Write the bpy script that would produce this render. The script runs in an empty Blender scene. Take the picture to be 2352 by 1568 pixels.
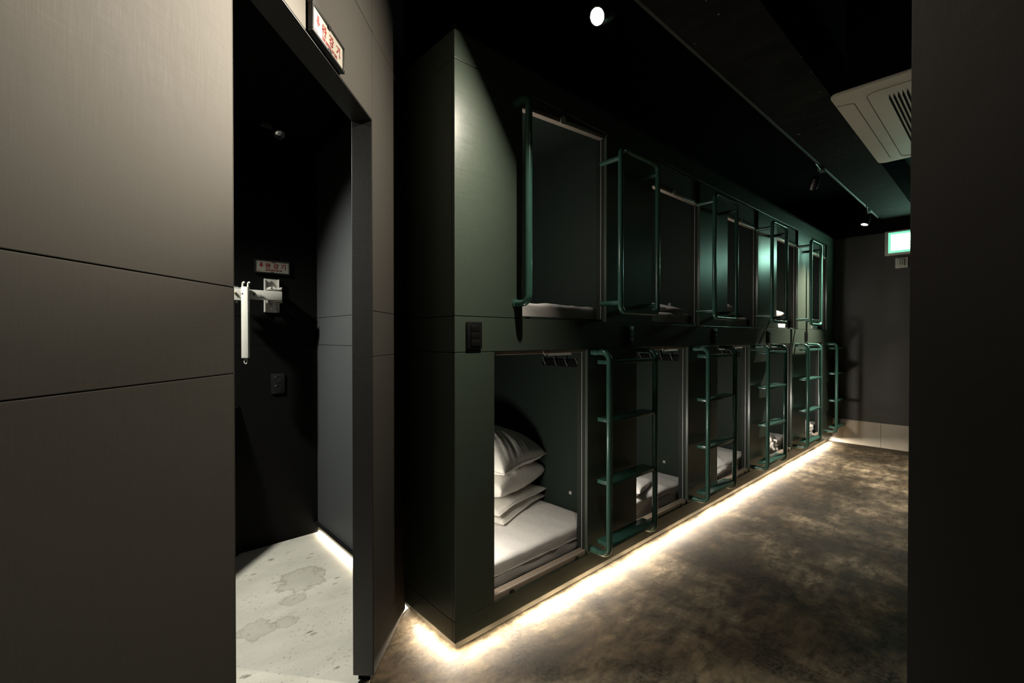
import bpy, bmesh, math, random
from mathutils import Vector, Matrix, noise

C = bpy.context.scene.collection
SC = bpy.context.scene
PI = math.pi
R2 = math.sqrt(.5)

# ------------------------------------------------------------------ materials
def new_mat(name):
    m = bpy.data.materials.new(name); m.use_nodes = True
    nt = m.node_tree
    return m, nt, nt.nodes['Principled BSDF']

def L(nt, a, b): nt.links.new(a, b)

def ramp(nt, fac, stops):
    r = nt.nodes.new('ShaderNodeValToRGB')
    e = r.color_ramp.elements
    while len(e) < len(stops): e.new(0.5)
    for k, (p, c) in enumerate(stops):
        e[k].position = p
        e[k].color = (c[0], c[1], c[2], 1) if not isinstance(c, (int, float)) else (c, c, c, 1)
    L(nt, fac, r.inputs[0]); return r.outputs[0]

def coords(nt, scale=(1, 1, 1), rot=(0, 0, 0)):
    g = nt.nodes.new('ShaderNodeNewGeometry')
    mp = nt.nodes.new('ShaderNodeMapping')
    mp.inputs['Scale'].default_value = scale; mp.inputs['Rotation'].default_value = rot
    L(nt, g.outputs['Position'], mp.inputs[0]); return mp.outputs[0]

def nz(nt, vec, scale, detail=3, rough=.55, dist=0.0):
    n = nt.nodes.new('ShaderNodeTexNoise')
    n.inputs['Scale'].default_value = scale; n.inputs['Detail'].default_value = detail
    n.inputs['Roughness'].default_value = rough; n.inputs['Distortion'].default_value = dist
    L(nt, vec, n.inputs['Vector']); return n.outputs[0]

def mix(nt, fac, a, b, mode='MIX'):
    m = nt.nodes.new('ShaderNodeMix'); m.data_type = 'RGBA'; m.blend_type = mode
    if isinstance(fac, (int, float)): m.inputs[0].default_value = fac
    else: L(nt, fac, m.inputs[0])
    for s, v in ((6, a), (7, b)):
        if isinstance(v, tuple): m.inputs[s].default_value = (*v, 1)
        else: L(nt, v, m.inputs[s])
    return m.outputs[2]

def bump(nt, p, h, strength, dist=.001):
    b = nt.nodes.new('ShaderNodeBump')
    b.inputs['Strength'].default_value = strength; b.inputs['Distance'].default_value = dist
    L(nt, h, b.inputs['Height']); L(nt, b.outputs[0], p.inputs['Normal'])

def plain(name, col, rough=.5, metal=0.0, spec=.5, var=.12, scale=40):
    m, nt, p = new_mat(name)
    v = coords(nt)
    n = nz(nt, v, scale, 3)
    L(nt, ramp(nt, n, [(.3, tuple(c * (1 - var) for c in col)), (.7, tuple(min(1, c * (1 + var)) for c in col))]), p.inputs['Base Color'])
    p.inputs['Roughness'].default_value = rough; p.inputs['Metallic'].default_value = metal
    p.inputs['Specular IOR Level'].default_value = spec
    return m

def film(name, col, rough=.42, sheen=.5, grain=.10, rotz=0.0):
    """matt laminate film with a fine brushed linen grain"""
    m, nt, p = new_mat(name)
    v1 = coords(nt, (14, 14, 520), (0, 0, rotz))
    v2 = coords(nt, (420, 420, 20), (0, 0, rotz))
    n1 = nz(nt, v1, 1.0, 2); n2 = nz(nt, v2, 1.0, 2)
    w = nt.nodes.new('ShaderNodeMath'); w.operation = 'ADD'
    L(nt, n1, w.inputs[0]); L(nt, n2, w.inputs[1])
    h = nt.nodes.new('ShaderNodeMath'); h.operation = 'MULTIPLY'; h.inputs[1].default_value = .5
    L(nt, w.outputs[0], h.inputs[0])
    c = ramp(nt, h.outputs[0], [(.32, tuple(x * (1 - grain) for x in col)), (.68, tuple(x * (1 + grain) for x in col))])
    big = nz(nt, coords(nt), 2.2, 3)
    c2 = mix(nt, ramp(nt, big, [(.35, 0.0), (.7, .14)]), c, tuple(x * .8 for x in col))
    L(nt, c2, p.inputs['Base Color'])
    L(nt, ramp(nt, h.outputs[0], [(.3, rough - .05), (.7, rough + .07)]), p.inputs['Roughness'])
    p.inputs['Specular IOR Level'].default_value = sheen
    bump(nt, p, h.outputs[0], .25, .0006)
    return m

def emit(name, col, strength):
    m, nt, p = new_mat(name)
    p.inputs['Base Color'].default_value = (.02, .02, .02, 1)
    p.inputs['Emission Color'].default_value = (*col, 1); p.inputs['Emission Strength'].default_value = strength
    return m

M = {}
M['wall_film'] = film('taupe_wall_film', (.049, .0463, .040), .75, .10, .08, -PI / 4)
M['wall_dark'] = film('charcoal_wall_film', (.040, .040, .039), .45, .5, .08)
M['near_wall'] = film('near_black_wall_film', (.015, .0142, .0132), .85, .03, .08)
M['jamb'] = film('charcoal_jamb_film', (.030, .029, .027), .42, .45, .08)
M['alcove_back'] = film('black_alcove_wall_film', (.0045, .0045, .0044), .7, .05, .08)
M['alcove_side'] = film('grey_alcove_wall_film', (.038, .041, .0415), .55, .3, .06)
M['end_wall'] = film('grey_end_wall_film', (.075, .072, .070), .5, .35, .06)
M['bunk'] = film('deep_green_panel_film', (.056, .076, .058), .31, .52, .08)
M['reveal'] = film('deep_green_film_shaded', (.017, .020, .0165), .6, .2, .06)  # same green paint as the panels, darkened to put shade into the openings
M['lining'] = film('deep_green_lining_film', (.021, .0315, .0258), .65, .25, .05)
M['pipe'] = plain('teal_green_gloss_paint', (.043, .122, .096), .24, 0, .6, .06, 60)
M['black'] = plain('black_paint', (.0035, .0035, .0035), .85, 0, .1, .3, 8)
M['black_plastic'] = plain('black_plastic', (.008, .008, .008), .35, 0, .45, .1, 90)
M['frame_black'] = plain('black_sign_frame', (.009, .009, .009), .28, 0, .6, .1, 90)
M['white_metal'] = plain('off_white_painted_steel', (.50, .49, .44), .32, .1, .5, .04, 40)
M['white_plastic'] = plain('off_white_plastic', (.52, .52, .48), .4, 0, .5, .03, 30)
M['beige_rail'] = plain('beige_anodised_rail', (.50, .42, .35), .38, .25, .5, .05, 60)
M['steel'] = plain('bolt_steel', (.40, .39, .36), .3, .9, .5, .1, 120)
M['dull_steel'] = plain('dull_dark_steel', (.09, .09, .085), .5, .4, .4, .1, 120)
M['brass'] = plain('brass_bolt', (.45, .32, .12), .35, .9, .5, .1, 120)
M['wire'] = plain('pale_nylon_cord', (.42, .44, .43), .35, 0, .6, .04, 60)
M['ac'] = plain('cream_plastic_casing', (.64, .60, .50), .5, 0, .4, .03, 6)
M['baseboard'] = plain('cream_tile_baseboard', (.55, .50, .42), .45, 0, .4, .06, 9)
M['sign_white'] = plain('sign_cream_acrylic', (.25, .237, .195), .4, 0, .3, .02, 10)
M['sign_red'] = plain('sign_red_print', (.17, .010, .012), .4, 0, .4, .05, 30)
M['pale'] = plain('pale_plastic_tab', (.55, .55, .50), .5, 0, .4, .03, 30)
M['lens'] = plain('lamp_reflector', (.6, .6, .6), .12, .9, .5, .1, 80)
M['led'] = emit('warm_led', (1.0, .86, .66), 12)
M['lamp_on'] = emit('lit_lamp_lens', (1.0, .92, .80), 160)
M['lamp_dim'] = emit('lit_lamp_lens_far', (1.0, .93, .82), 14)

def fabric(name, col):
    m, nt, p = new_mat(name)
    v = coords(nt, (1, 1, 1))
    w = nz(nt, v, 900, 1)
    f = nz(nt, v, 26, 4, .6, .8)
    L(nt, ramp(nt, f, [(.25, tuple(c * .93 for c in col)), (.75, col)]), p.inputs['Base Color'])
    p.inputs['Roughness'].default_value = .85; p.inputs['Specular IOR Level'].default_value = .2
    a = nt.nodes.new('ShaderNodeMath'); a.operation = 'MULTIPLY_ADD'; a.inputs[1].default_value = .06
    L(nt, w, a.inputs[0]); L(nt, f, a.inputs[2])
    bump(nt, p, a.outputs[0], .35, .006)
    p.inputs['Sheen Weight'].default_value = .15
    return m
M['linen'] = fabric('white_cotton', (.80, .77, .74))
M['pillow'] = fabric('cream_cotton', (.80, .765, .70))
M['mattress'] = fabric('white_sheet', (.79, .76, .73))

def pleat():
    m, nt, p = new_mat('grey_green_pleated_blind')
    v = coords(nt, (1, 1, 1))
    w = nt.nodes.new('ShaderNodeTexWave'); w.wave_type = 'BANDS'; w.bands_direction = 'Z'
    w.inputs['Scale'].default_value = 60; L(nt, v, w.inputs['Vector'])
    L(nt, ramp(nt, w.outputs[1], [(0, (.06, .065, .055)), (1, (.11, .115, .10))]), p.inputs['Base Color'])
    p.inputs['Roughness'].default_value = .8; bump(nt, p, w.outputs[1], .5, .002)
    return m
M['pleat'] = pleat()

def concrete_floor():
    m, nt, p = new_mat('stained_polished_concrete')
    v = coords(nt, (1, 1, 1))
    vs = coords(nt, (.8, 2.2, 1), (0, 0, .55))
    vt = coords(nt, (1.7, .7, 1), (0, 0, -.5))
    big = nz(nt, v, 1.1, 5, .62, .5)
    sm = nz(nt, vs, 2.4, 9, .68, .7)
    tr = nz(nt, vt, 2.0, 8, .66, .3)
    fine = nz(nt, v, 60, 6, .7)
    mid = nz(nt, coords(nt, (1.0, 2.0, 1), (0, 0, .9)), 9, 7, .68, .4)
    base = ramp(nt, sm, [(.36, (.105, .089, .066)), (.50, (.24, .205, .155)), (.63, (.42, .365, .285))])
    stain = ramp(nt, tr, [(.41, (.24, .23, .21)), (.49, (.66, .64, .60)), (.58, (1.1, 1.06, 1.0))])
    c = mix(nt, .9, base, stain, 'MULTIPLY')
    c = mix(nt, .8, c, ramp(nt, mid, [(.40, (.34, .30, .25)), (.50, (.92, .89, .84)), (.60, (1.3, 1.24, 1.14))]), 'MULTIPLY')
    c = mix(nt, ramp(nt, big, [(.47, .92), (.60, 0.0)]), c, (.30, .27, .225), 'MULTIPLY')
    c = mix(nt, ramp(nt, fine, [(.40, .5), (.56, 0.0)]), c, (.075, .065, .048))
    vor = nt.nodes.new('ShaderNodeTexVoronoi'); vor.inputs['Scale'].default_value = 17
    L(nt, v, vor.inputs['Vector'])
    c = mix(nt, ramp(nt, vor.outputs[0], [(.03, .6), (.075, 0.0)]), c, (.06, .055, .045))
    L(nt, c, p.inputs['Base Color'])
    L(nt, ramp(nt, sm, [(.3, .50), (.7, .70)]), p.inputs['Roughness'])
    p.inputs['Specular IOR Level'].default_value = .10
    hh = mix(nt, .3, sm, fine)
    bump(nt, p, hh, .35, .006)
    return m
M['floor'] = concrete_floor()

def niche_floor():
    m, nt, p = new_mat('speckled_grey_concrete')
    v = coords(nt); vs = coords(nt, (1.0, 2.4, 1), (0, 0, .35))
    sm = nz(nt, vs, 2.0, 6, .6, .3)
    c = ramp(nt, sm, [(.3, (.33, .32, .275)), (.7, (.44, .425, .365))])
    for sc, w0, w1, k, lo, hi in ((13, .16, .24, .75, .54, .60), (34, .14, .22, .65, .46, .54), (70, .14, .24, .5, .42, .55)):
        vor = nt.nodes.new('ShaderNodeTexVoronoi'); vor.inputs['Scale'].default_value = sc
        L(nt, vs, vor.inputs['Vector'])
        msk = ramp(nt, nz(nt, v, 3 + sc * .12, 3), [(lo, 0.0), (hi, k)])
        dots = ramp(nt, vor.outputs[0], [(w0, 1.0), (w1, 0.0)])
        mm = nt.nodes.new('ShaderNodeMath'); mm.operation = 'MULTIPLY'
        L(nt, msk, mm.inputs[0]); L(nt, dots, mm.inputs[1])
        c = mix(nt, mm.outputs[0], c, (.10, .09, .065))
    # dried puddles: pale inside, darker ragged rim
    rag = nz(nt, v, 16, 5, .6)
    for (px, py, rad, k) in ((.79, 2.50, .13, .55), (.70, 2.33, .06, .4), (.50, 2.20, .08, .45), (.62, 2.17, .05, .45)):
        vd = nt.nodes.new('ShaderNodeVectorMath'); vd.operation = 'DISTANCE'; vd.inputs[1].default_value = (px, py, .003)
        L(nt, v, vd.inputs[0])
        ad = nt.nodes.new('ShaderNodeMath'); ad.operation = 'MULTIPLY_ADD'; ad.inputs[1].default_value = rad * 1.7
        L(nt, rag, ad.inputs[0]); L(nt, vd.outputs['Value'], ad.inputs[2])
        dv = nt.nodes.new('ShaderNodeMath'); dv.operation = 'DIVIDE'; dv.inputs[1].default_value = rad * 2.2
        L(nt, ad.outputs[0], dv.inputs[0])
        c = mix(nt, ramp(nt, dv.outputs[0], [(.0, .18), (.70, .22), (.77, k), (.82, 0.0)]), c, (.13, .12, .09))
    L(nt, c, p.inputs['Base Color'])
    p.inputs['Roughness'].default_value = .5; p.inputs['Specular IOR Level'].default_value = .35
    bump(nt, p, sm, .2, .003)
    return m
M['niche_floor'] = niche_floor()

def beam_concrete():
    m, nt, p = new_mat('dark_painted_board_marked_concrete')
    v = coords(nt, (6, 1.6, 1)); v2 = coords(nt, (1, 1, 1)); v3 = coords(nt, (18, 2.2, 1))
    n = nz(nt, v, 2, 8, .7); s = nz(nt, v2, 34, 2, .5); q = nz(nt, v3, 2.2, 4, .6)
    c = ramp(nt, n, [(.3, (.009, .0088, .0085)), (.7, (.022, .0215, .020))])
    c = mix(nt, ramp(nt, q, [(.66, 0.0), (.70, .85)]), c, (.008, .008, .008))
    c = mix(nt, ramp(nt, s, [(.73, 0.0), (.76, .8)]), c, (.30, .29, .27))
    L(nt, c, p.inputs['Base Color']); p.inputs['Roughness'].default_value = .9; p.inputs['Specular IOR Level'].default_value = .06
    bump(nt, p, n, .5, .006)
    return m
M['beam'] = beam_concrete()

def lightsign():
    """green lit exit panel: green border round a white middle"""
    m, nt, p = new_mat('lit_green_sign_face')
    tc = nt.nodes.new('ShaderNodeTexCoord'); sx = nt.nodes.new('ShaderNodeSeparateXYZ')
    L(nt, tc.outputs['Generated'], sx.inputs[0])
    def edge(o, lo, hi):
        a = nt.nodes.new('ShaderNodeMath'); a.operation = 'SUBTRACT'; a.inputs[1].default_value = .5; L(nt, o, a.inputs[0])
        b = nt.nodes.new('ShaderNodeMath'); b.operation = 'ABSOLUTE'; L(nt, a.outputs[0], b.inputs[0])
        r = nt.nodes.new('ShaderNodeMapRange'); r.inputs['From Min'].default_value = lo; r.inputs['From Max'].default_value = hi
        L(nt, b.outputs[0], r.inputs[0]); return r.outputs[0]
    mx = nt.nodes.new('ShaderNodeMath'); mx.operation = 'MAXIMUM'
    L(nt, edge(sx.outputs['Y'], .41, .455), mx.inputs[0]); L(nt, edge(sx.outputs['Z'], .30, .40), mx.inputs[1])
    c = mix(nt, mx.outputs[0], (.50, 1.0, .78), (.0062, .030, .0185))
    L(nt, c, p.inputs['Emission Color'])
    p.inputs['Emission Strength'].default_value = 30
    return m
M['exit'] = lightsign()

# ------------------------------------------------------------------ mesh helpers
def BM(): return bmesh.new()

def xf(bm, vs, fn):
    if fn:
        for v in vs: v.co = Vector(fn(v.co.x, v.co.y, v.co.z))

def box(bm, x0, x1, y0, y1, z0, z1, bev=0.0, fn=None, seg=2):
    r = bmesh.ops.create_cube(bm, size=1)
    vs = r['verts']
    for v in vs:
        v.co.x = x0 + (v.co.x + .5) * (x1 - x0); v.co.y = y0 + (v.co.y + .5) * (y1 - y0); v.co.z = z0 + (v.co.z + .5) * (z1 - z0)
    if bev:
        es = list({e for v in vs for e in v.link_edges})
        o = bmesh.ops.bevel(bm, geom=es, offset=bev, segments=seg, affect='EDGES', profile=.5)
        vs = list({v for f in o['faces'] for v in f.verts} | {v for v in vs if v.is_valid})
    xf(bm, vs, fn)
    return vs

def prism(bm, poly, z0, z1, fn=None):
    a = [bm.verts.new((x, y, z0)) for x, y in poly]; b = [bm.verts.new((x, y, z1)) for x, y in poly]
    n = len(poly)
    bm.faces.new(a[::-1]); bm.faces.new(b)
    for i in range(n): bm.faces.new((a[i], a[(i + 1) % n], b[(i + 1) % n], b[i]))
    xf(bm, a + b, fn); return a + b

def fillet(pts, r, n=7, closed=False):
    P = [Vector(p) for p in pts]; out = []; N = len(P)
    for i in range(N):
        if not closed and i in (0, N - 1): out.append(P[i]); continue
        a, b, c = P[i - 1], P[i], P[(i + 1) % N]
        u = (a - b).normalized(); w = (c - b).normalized()
        ang = u.angle(w)
        if ang > PI - .01: out.append(b); continue
        d = r / math.tan(ang / 2)
        p0 = b + u * d; p1 = b + w * d
        cen = b + (u + w).normalized() * (r / math.sin(ang / 2))
        v0 = p0 - cen; v1 = p1 - cen; om = v0.angle(v1)
        for k in range(n + 1):
            t = k / n
            out.append(cen + v0 * (math.sin((1 - t) * om) / math.sin(om)) + v1 * (math.sin(t * om) / math.sin(om)))
    return out

def tube(bm, pts, r, seg=16, closed=False, caps=True, r2=None):
    P = [Vector(p) for p in pts]; N = len(P)
    T = []
    for i in range(N):
        if closed: t = P[(i + 1) % N] - P[i - 1]
        else: t = P[min(i + 1, N - 1)] - P[max(i - 1, 0)]
        T.append(t.normalized())
    ref = Vector((0, 0, 1)) if abs(T[0].z) < .9 else Vector((1, 0, 0))
    nrm = (ref - T[0] * ref.dot(T[0])).normalized()
    rings = []
    for i in range(N):
        nrm = (nrm - T[i] * nrm.dot(T[i])).normalized()
        b = T[i].cross(nrm)
        rr = r if r2 is None else r + (r2 - r) * i / (N - 1)
        rings.append([bm.verts.new(P[i] + (nrm * math.cos(a) + b * math.sin(a)) * rr) for a in (2 * PI * k / seg for k in range(seg))])
    fs = []
    for i in range(N if closed else N - 1):
        A, B = rings[i], rings[(i + 1) % N]
        for k in range(seg): fs.append(bm.faces.new((A[k], A[(k + 1) % seg], B[(k + 1) % seg], B[k])))
    if caps and not closed:
        bm.faces.new(rings[0][::-1]); bm.faces.new(rings[-1])
    return rings

def lathe(bm, prof, seg=24, mat=None):
    """prof: (radius, z) pairs about local Z; mat maps to the world"""
    mat = mat or Matrix()
    rings = []
    for r, z in prof:
        rings.append([bm.verts.new(mat @ Vector((max(r, 1e-5) * math.cos(2 * PI * k / seg), max(r, 1e-5) * math.sin(2 * PI * k / seg), z))) for k in range(seg)])
    for A, B in zip(rings, rings[1:]):
        for k in range(seg): bm.faces.new((A[k], A[(k + 1) % seg], B[(k + 1) % seg], B[k]))
    return rings

def obj(name, bm, mat, parent=None, smooth=None, label=None):
    bmesh.ops.recalc_face_normals(bm, faces=bm.faces)
    if parent is not None:
        root = parent
        while root.parent is not None: root = root.parent
        bmesh.ops.translate(bm, vec=-root.location, verts=bm.verts)
    me = bpy.data.meshes.new(name); bm.to_mesh(me); bm.free()
    me.materials.append(M[mat] if isinstance(mat, str) else mat)
    o = bpy.data.objects.new(name, me); C.objects.link(o)
    if smooth is not None:
        for f in me.polygons: f.use_smooth = True
        try: me.set_sharp_from_angle(angle=math.radians(smooth))
        except Exception: pass
    if parent is not None:
        o.parent = parent
    if label: o['label'] = label
    return o

def tag(o, label, cat, group=None):
    o['label'] = label; o['category'] = cat
    if group: o['group'] = group
    return o

def thing(name, label, cat, loc=(0, 0, 0), group=None):
    o = bpy.data.objects.new(name, None); C.objects.link(o); o.location = loc
    o.empty_display_size = .05
    return tag(o, label, cat, group)

def struct(name, bm, mat, parent=None, smooth=None):
    o = obj(name, bm, mat, parent, smooth)
    if parent is None: o['kind'] = 'structure'
    return o

def dup(root, off, label, group=None):
    """copy of a thing, its parts and their sub-parts, moved by off"""
    r = root.copy(); C.objects.link(r); r.location = root.location + Vector(off); r['label'] = label
    if group: r['group'] = group
    for ch in root.children:
        c = ch.copy(); C.objects.link(c); c.parent = r
        for g in ch.children:
            d = g.copy(); C.objects.link(d); d.parent = c
    return r

def sw(s, w, z):          # corridor wall frame: s along the wall, w out of it
    return ((s - w) * R2, (s + w) * R2, z)

ORD = ['first', 'second', 'third', 'fourth', 'fifth']
PITCH = 1.08
NB = 5
FY = 1.455                # front face of the bunks
X0, X1 = 1.027, 6.62
XEND = 6.68

# ------------------------------------------------------------------ room shell
bm = BM(); box(bm, -4, XEND + .3, -4.0, 1.90, -.12, 0)
struct('floor', bm, 'floor')
# the alcove behind the doorway has its own screed
bm = BM(); prism(bm, [sw(.3, .60, 0)[:2], sw(2.05, .60, 0)[:2], (1.20, 1.95), (1.20, 3.2), (-.8, 3.2), (-.8, sw(.3, .60, 0)[1])], -.05, .003)
struct('floor_alcove', bm, 'niche_floor')

bm = BM(); box(bm, -4, XEND + .4, -4, 4.2, 2.96, 3.1)
struct('ceiling', bm, 'black')
bm = BM(); prism(bm, [sw(.25, .66, 0)[:2], sw(2.0, .66, 0)[:2], (1.05, 3.2), (-.8, 3.2), (-.8, 1.0)], 2.54, 2.62)
struct('ceiling_alcove', bm, 'black')
bm = BM(); box(bm, -3.5, XEND + .25, .685, 1.005, 2.62, 2.96, .004)
struct('ceiling_beam', bm, 'beam')

# corridor wall with the doorway (rows of film-faced boards with open joints)
DS0, DS1, DH = .861, 1.6285, 2.057
WL = 2.04
rows = [(.035, .1562), (.1578, 1.1992), (1.2008, 1.3662), (1.3678, 2.3727), (2.3743, 2.955)]
bm = BM()
for a, b in rows:
    box(bm, -2.2, DS0, .58, .594, a, b, .0012, sw)
    box(bm, DS1 + .001, WL, .58, .594, a, b, .0012, sw)
box(bm, DS0 + .001, DS1 - .001, .58, .594, DH, 2.372, .0012, sw)
box(bm, DS0 + .001, DS1 - .001, .58, .594, 2.375, 2.955, .0012, sw)
box(bm, DS0 - .004, DS0, .58, .594, .035, 2.955, .0008, sw)
wl = struct('wall_left', bm, 'wall_film')
bm = BM()
box(bm, -2.2, DS0 - .005, .594, .655, .035, 2.955, 0, sw)
box(bm, DS1 + .005, WL, .594, .655, .035, 2.955, 0, sw)
box(bm, DS0 - .005, DS1 + .005, .594, .655, DH + .004, 2.955, 0, sw)
struct('wall_core', bm, 'black', wl)
bm = BM()
box(bm, DS1, DS1 + .014, .582, .657, .033, DH + .014, .001, sw)
box(bm, DS0 - .014, DS0, .582, .657, .033, DH + .014, .001, sw)
box(bm, DS0, DS1, .5815, .657, DH - .003, DH - .0005, .0005, sw)
struct('trim_doorway', bm, 'jamb')
bm = BM()
box(bm, -2.2, DS0 - .02, .60, .645, 0, .034, 0, sw); box(bm, DS1 + .02, WL + .03, .60, .645, 0, .034, 0, sw)
struct('baseboard_left', bm, 'black')

# near right-hand corridor wall, ends at a free edge
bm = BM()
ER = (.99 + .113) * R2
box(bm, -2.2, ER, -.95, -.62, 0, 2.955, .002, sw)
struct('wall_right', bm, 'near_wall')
bm = BM(); box(bm, -2.3, -2.2, -.95, .66, 0, 2.955, 0, sw)
struct('wall_behind', bm, 'wall_dark')

# alcove walls
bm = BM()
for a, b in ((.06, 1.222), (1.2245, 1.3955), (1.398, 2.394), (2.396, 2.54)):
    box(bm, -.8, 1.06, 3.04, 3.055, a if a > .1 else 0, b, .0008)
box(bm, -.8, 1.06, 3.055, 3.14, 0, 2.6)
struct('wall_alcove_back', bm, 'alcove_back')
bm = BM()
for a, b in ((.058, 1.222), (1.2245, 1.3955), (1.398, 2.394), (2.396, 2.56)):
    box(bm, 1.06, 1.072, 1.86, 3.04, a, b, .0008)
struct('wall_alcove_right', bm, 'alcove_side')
bm = BM(); box(bm, 1.064, 1.070, 1.86, 3.04, .02, .058, .001)
struct('trim_alcove', bm, 'baseboard')
bm = BM()
box(bm, -.85, -.75, .3, 1.80, 0, 2.6); box(bm, -.85, -.75, 2.80, 3.1, 0, 2.6)
box(bm, -.85, -.75, 1.80, 2.80, 0, .9); box(bm, -.85, -.75, 1.80, 2.80, 2.1, 2.6)
struct('wall_alcove_left', bm, 'wall_dark')
bm = BM()
for a in ((-.84, -.77, 1.80, 1.85, .9, 2.1), (-.84, -.77, 2.75, 2.80, .9, 2.1), (-.84, -.77, 1.85, 2.75, .9, .95),
          (-.84, -.77, 1.85, 2.75, 2.05, 2.1), (-.83, -.78, 2.28, 2.32, .95, 2.05)):
    box(bm, *a, .003)
win = struct('window_1', bm, 'frame_black')
# low ledge across the alcove corner
bm = BM(); prism(bm, [(.62, 3.04), (-.75, 3.04), (-.75, 1.67)], 0, .865)
struct('trim_ledge', bm, 'alcove_back')

# end wall, its tile skirting and black upstand
bm = BM()
box(bm, XEND, XEND + .02, -4, 1.62, 0, 2.47, .001); box(bm, XEND + .02, XEND + .2, -4, 4, 0, 2.96)
struct('wall_end', bm, 'end_wall')
bm = BM(); box(bm, XEND + .008, XEND + .15, -4, 1.62, 2.475, 2.955)
struct('wall_end_upper', bm, 'black')
bm = BM()
y = 1.60
while y > -4:
    box(bm, XEND - .012, XEND, y - .598, y, 0, .283, .0015); y -= .60
struct('baseboard_end', bm, 'baseboard')
# the room's far side, out of sight behind the near wall
bm = BM(); box(bm, -4, XEND + .2, -4.1, -4.0, 0, 2.96)
struct('wall_far_side', bm, 'wall_dark')
bm = BM(); box(bm, -4.1, -4, -4.1, 1.9, 0, 2.96)
struct('wall_entry', bm, 'wall_dark')
bm = BM(); box(bm, -4, -.85, 1.78, 1.9, 0, 2.96)
struct('wall_entry_left', bm, 'wall_dark')

# ------------------------------------------------------------------ bunk block
UZ0, UZ1 = 1.354, 2.352
LZ0, LZ1 = .157, 1.211
ux = [(1.391 + PITCH * k, 2.011 + PITCH * k) for k in range(NB)]
lx = [(1.229 + 1.077 * k, 1.852 + 1.077 * k) for k in range(NB)]
SIDE = [2.06 + 1.08 * k for k in range(NB)]
block = thing('capsule_bunk_block', 'long dark green two-tier capsule bunk block with ten openings along the passage', 'bunk bed', (X0, FY, 0))
G = .0012
T = .018
def rail_panel(z0, z1, name='rail_panel'):
    bm = BM(); box(bm, X0, X1, FY, FY + T, z0 + G, z1 - G, .0015)
    return obj(name, bm, 'bunk', block)
rail_panel(.072, LZ0, 'plinth_panel'); rail_panel(LZ1, UZ0); rail_panel(UZ1, 2.465, 'top_panel')
def dividers(op, z0, z1):
    xs = [X0] + [v for ab in op for v in ab] + [X1]
    for k in range(0, len(xs), 2):
        bm = BM(); box(bm, xs[k], xs[k + 1], FY, FY + T, z0 + G, z1 - G, .0015)
        obj('divider_panel', bm, 'bunk', block)
dividers(ux, UZ0, UZ1); dividers(lx, LZ0, LZ1)
for a, b in ((.072, LZ0), (LZ0, LZ1), (LZ1, UZ0), (UZ0, UZ1), (UZ1, 2.465)):
    bm = BM(); box(bm, X0, X0 + T, FY + T + .0006, 1.90, a + G, b - G, .0012)
    obj('side_panel', bm, 'bunk', block)
bm = BM(); box(bm, X0, X1, FY, 3.7, 2.465, 2.48)
obj('top_board', bm, 'black', block)
bm = BM(); box(bm, X0 + .01, X1, FY + .01, 3.7, .066, .072); box(bm, X0 + .09, X1, FY + .09, 3.6, 0, .066)
obj('base_board', bm, 'black', block)
bm = BM(); box(bm, X0 + .0195, X0 + .032, FY + .02, 1.92, .08, 2.46)
obj('side_light_block', bm, 'black', block)  # unseen board added to block light leaking through the side panel joints
# light baffle strip under the front and the end
bm = BM()
# slants in under the panels, so it faces the floor
def strip(bm, prof, p0, p1):
    A = [bm.verts.new(p0(*q)) for q in prof]; B = [bm.verts.new(p1(*q)) for q in prof]
    m = len(prof)
    for k in range(m): bm.faces.new((A[k], A[(k + 1) % m], B[(k + 1) % m], B[k]))
    bm.faces.new(A[::-1]); bm.faces.new(B)
prof = [(.0006, .0728), (.015, .040), (.0175, .041), (.008, .0728)]
strip(bm, prof, lambda d, z: (X0 + d, FY + d, z), lambda d, z: (X1, FY + d, z))
strip(bm, prof, lambda d, z: (X0 + d, FY + d, z), lambda d, z: (X0 + d, 1.865, z))
obj('baffle_strip', bm, 'bunk', block)

def open_box(bm, x0, x1, y0, y1, z0, z1):
    """five inner faces of a cell, open to the front"""
    v = [bm.verts.new(p) for p in ((x0, y0, z0), (x1, y0, z0), (x1, y1, z0), (x0, y1, z0), (x0, y0, z1), (x1, y0, z1), (x1, y1, z1), (x0, y1, z1))]
    for f in ((0, 1, 2, 3), (7, 6, 5, 4), (1, 5, 6, 2), (0, 3, 7, 4), (3, 2, 6, 7)):
        bm.faces.new([v[i] for i in f])
def ring_box(bm, X, Z, x, z, y0, y1):
    """plate between outer rectangle X,Z and hole x,z"""
    (A, B), (P, Q), (a, b), (p, q) = X, Z, x, z
    if a > A: box(bm, A, a, y0, y1, P, Q)
    if B > b: box(bm, b, B, y0, y1, P, Q)
    box(bm, a, b, y0, y1, P, p); box(bm, a, b, y0, y1, q, Q)
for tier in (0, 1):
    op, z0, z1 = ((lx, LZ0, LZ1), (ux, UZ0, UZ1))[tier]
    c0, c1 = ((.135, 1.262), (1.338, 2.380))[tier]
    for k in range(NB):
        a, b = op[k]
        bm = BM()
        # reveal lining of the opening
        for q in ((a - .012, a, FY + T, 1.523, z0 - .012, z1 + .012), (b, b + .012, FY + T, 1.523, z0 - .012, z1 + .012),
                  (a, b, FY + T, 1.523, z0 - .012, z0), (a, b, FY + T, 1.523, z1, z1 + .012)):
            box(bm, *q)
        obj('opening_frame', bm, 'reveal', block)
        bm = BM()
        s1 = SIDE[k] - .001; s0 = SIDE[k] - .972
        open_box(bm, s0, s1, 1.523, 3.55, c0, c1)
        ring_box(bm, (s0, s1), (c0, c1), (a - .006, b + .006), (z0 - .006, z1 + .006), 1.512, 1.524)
        o = obj('cell_lining', bm, 'lining', block)

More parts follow.
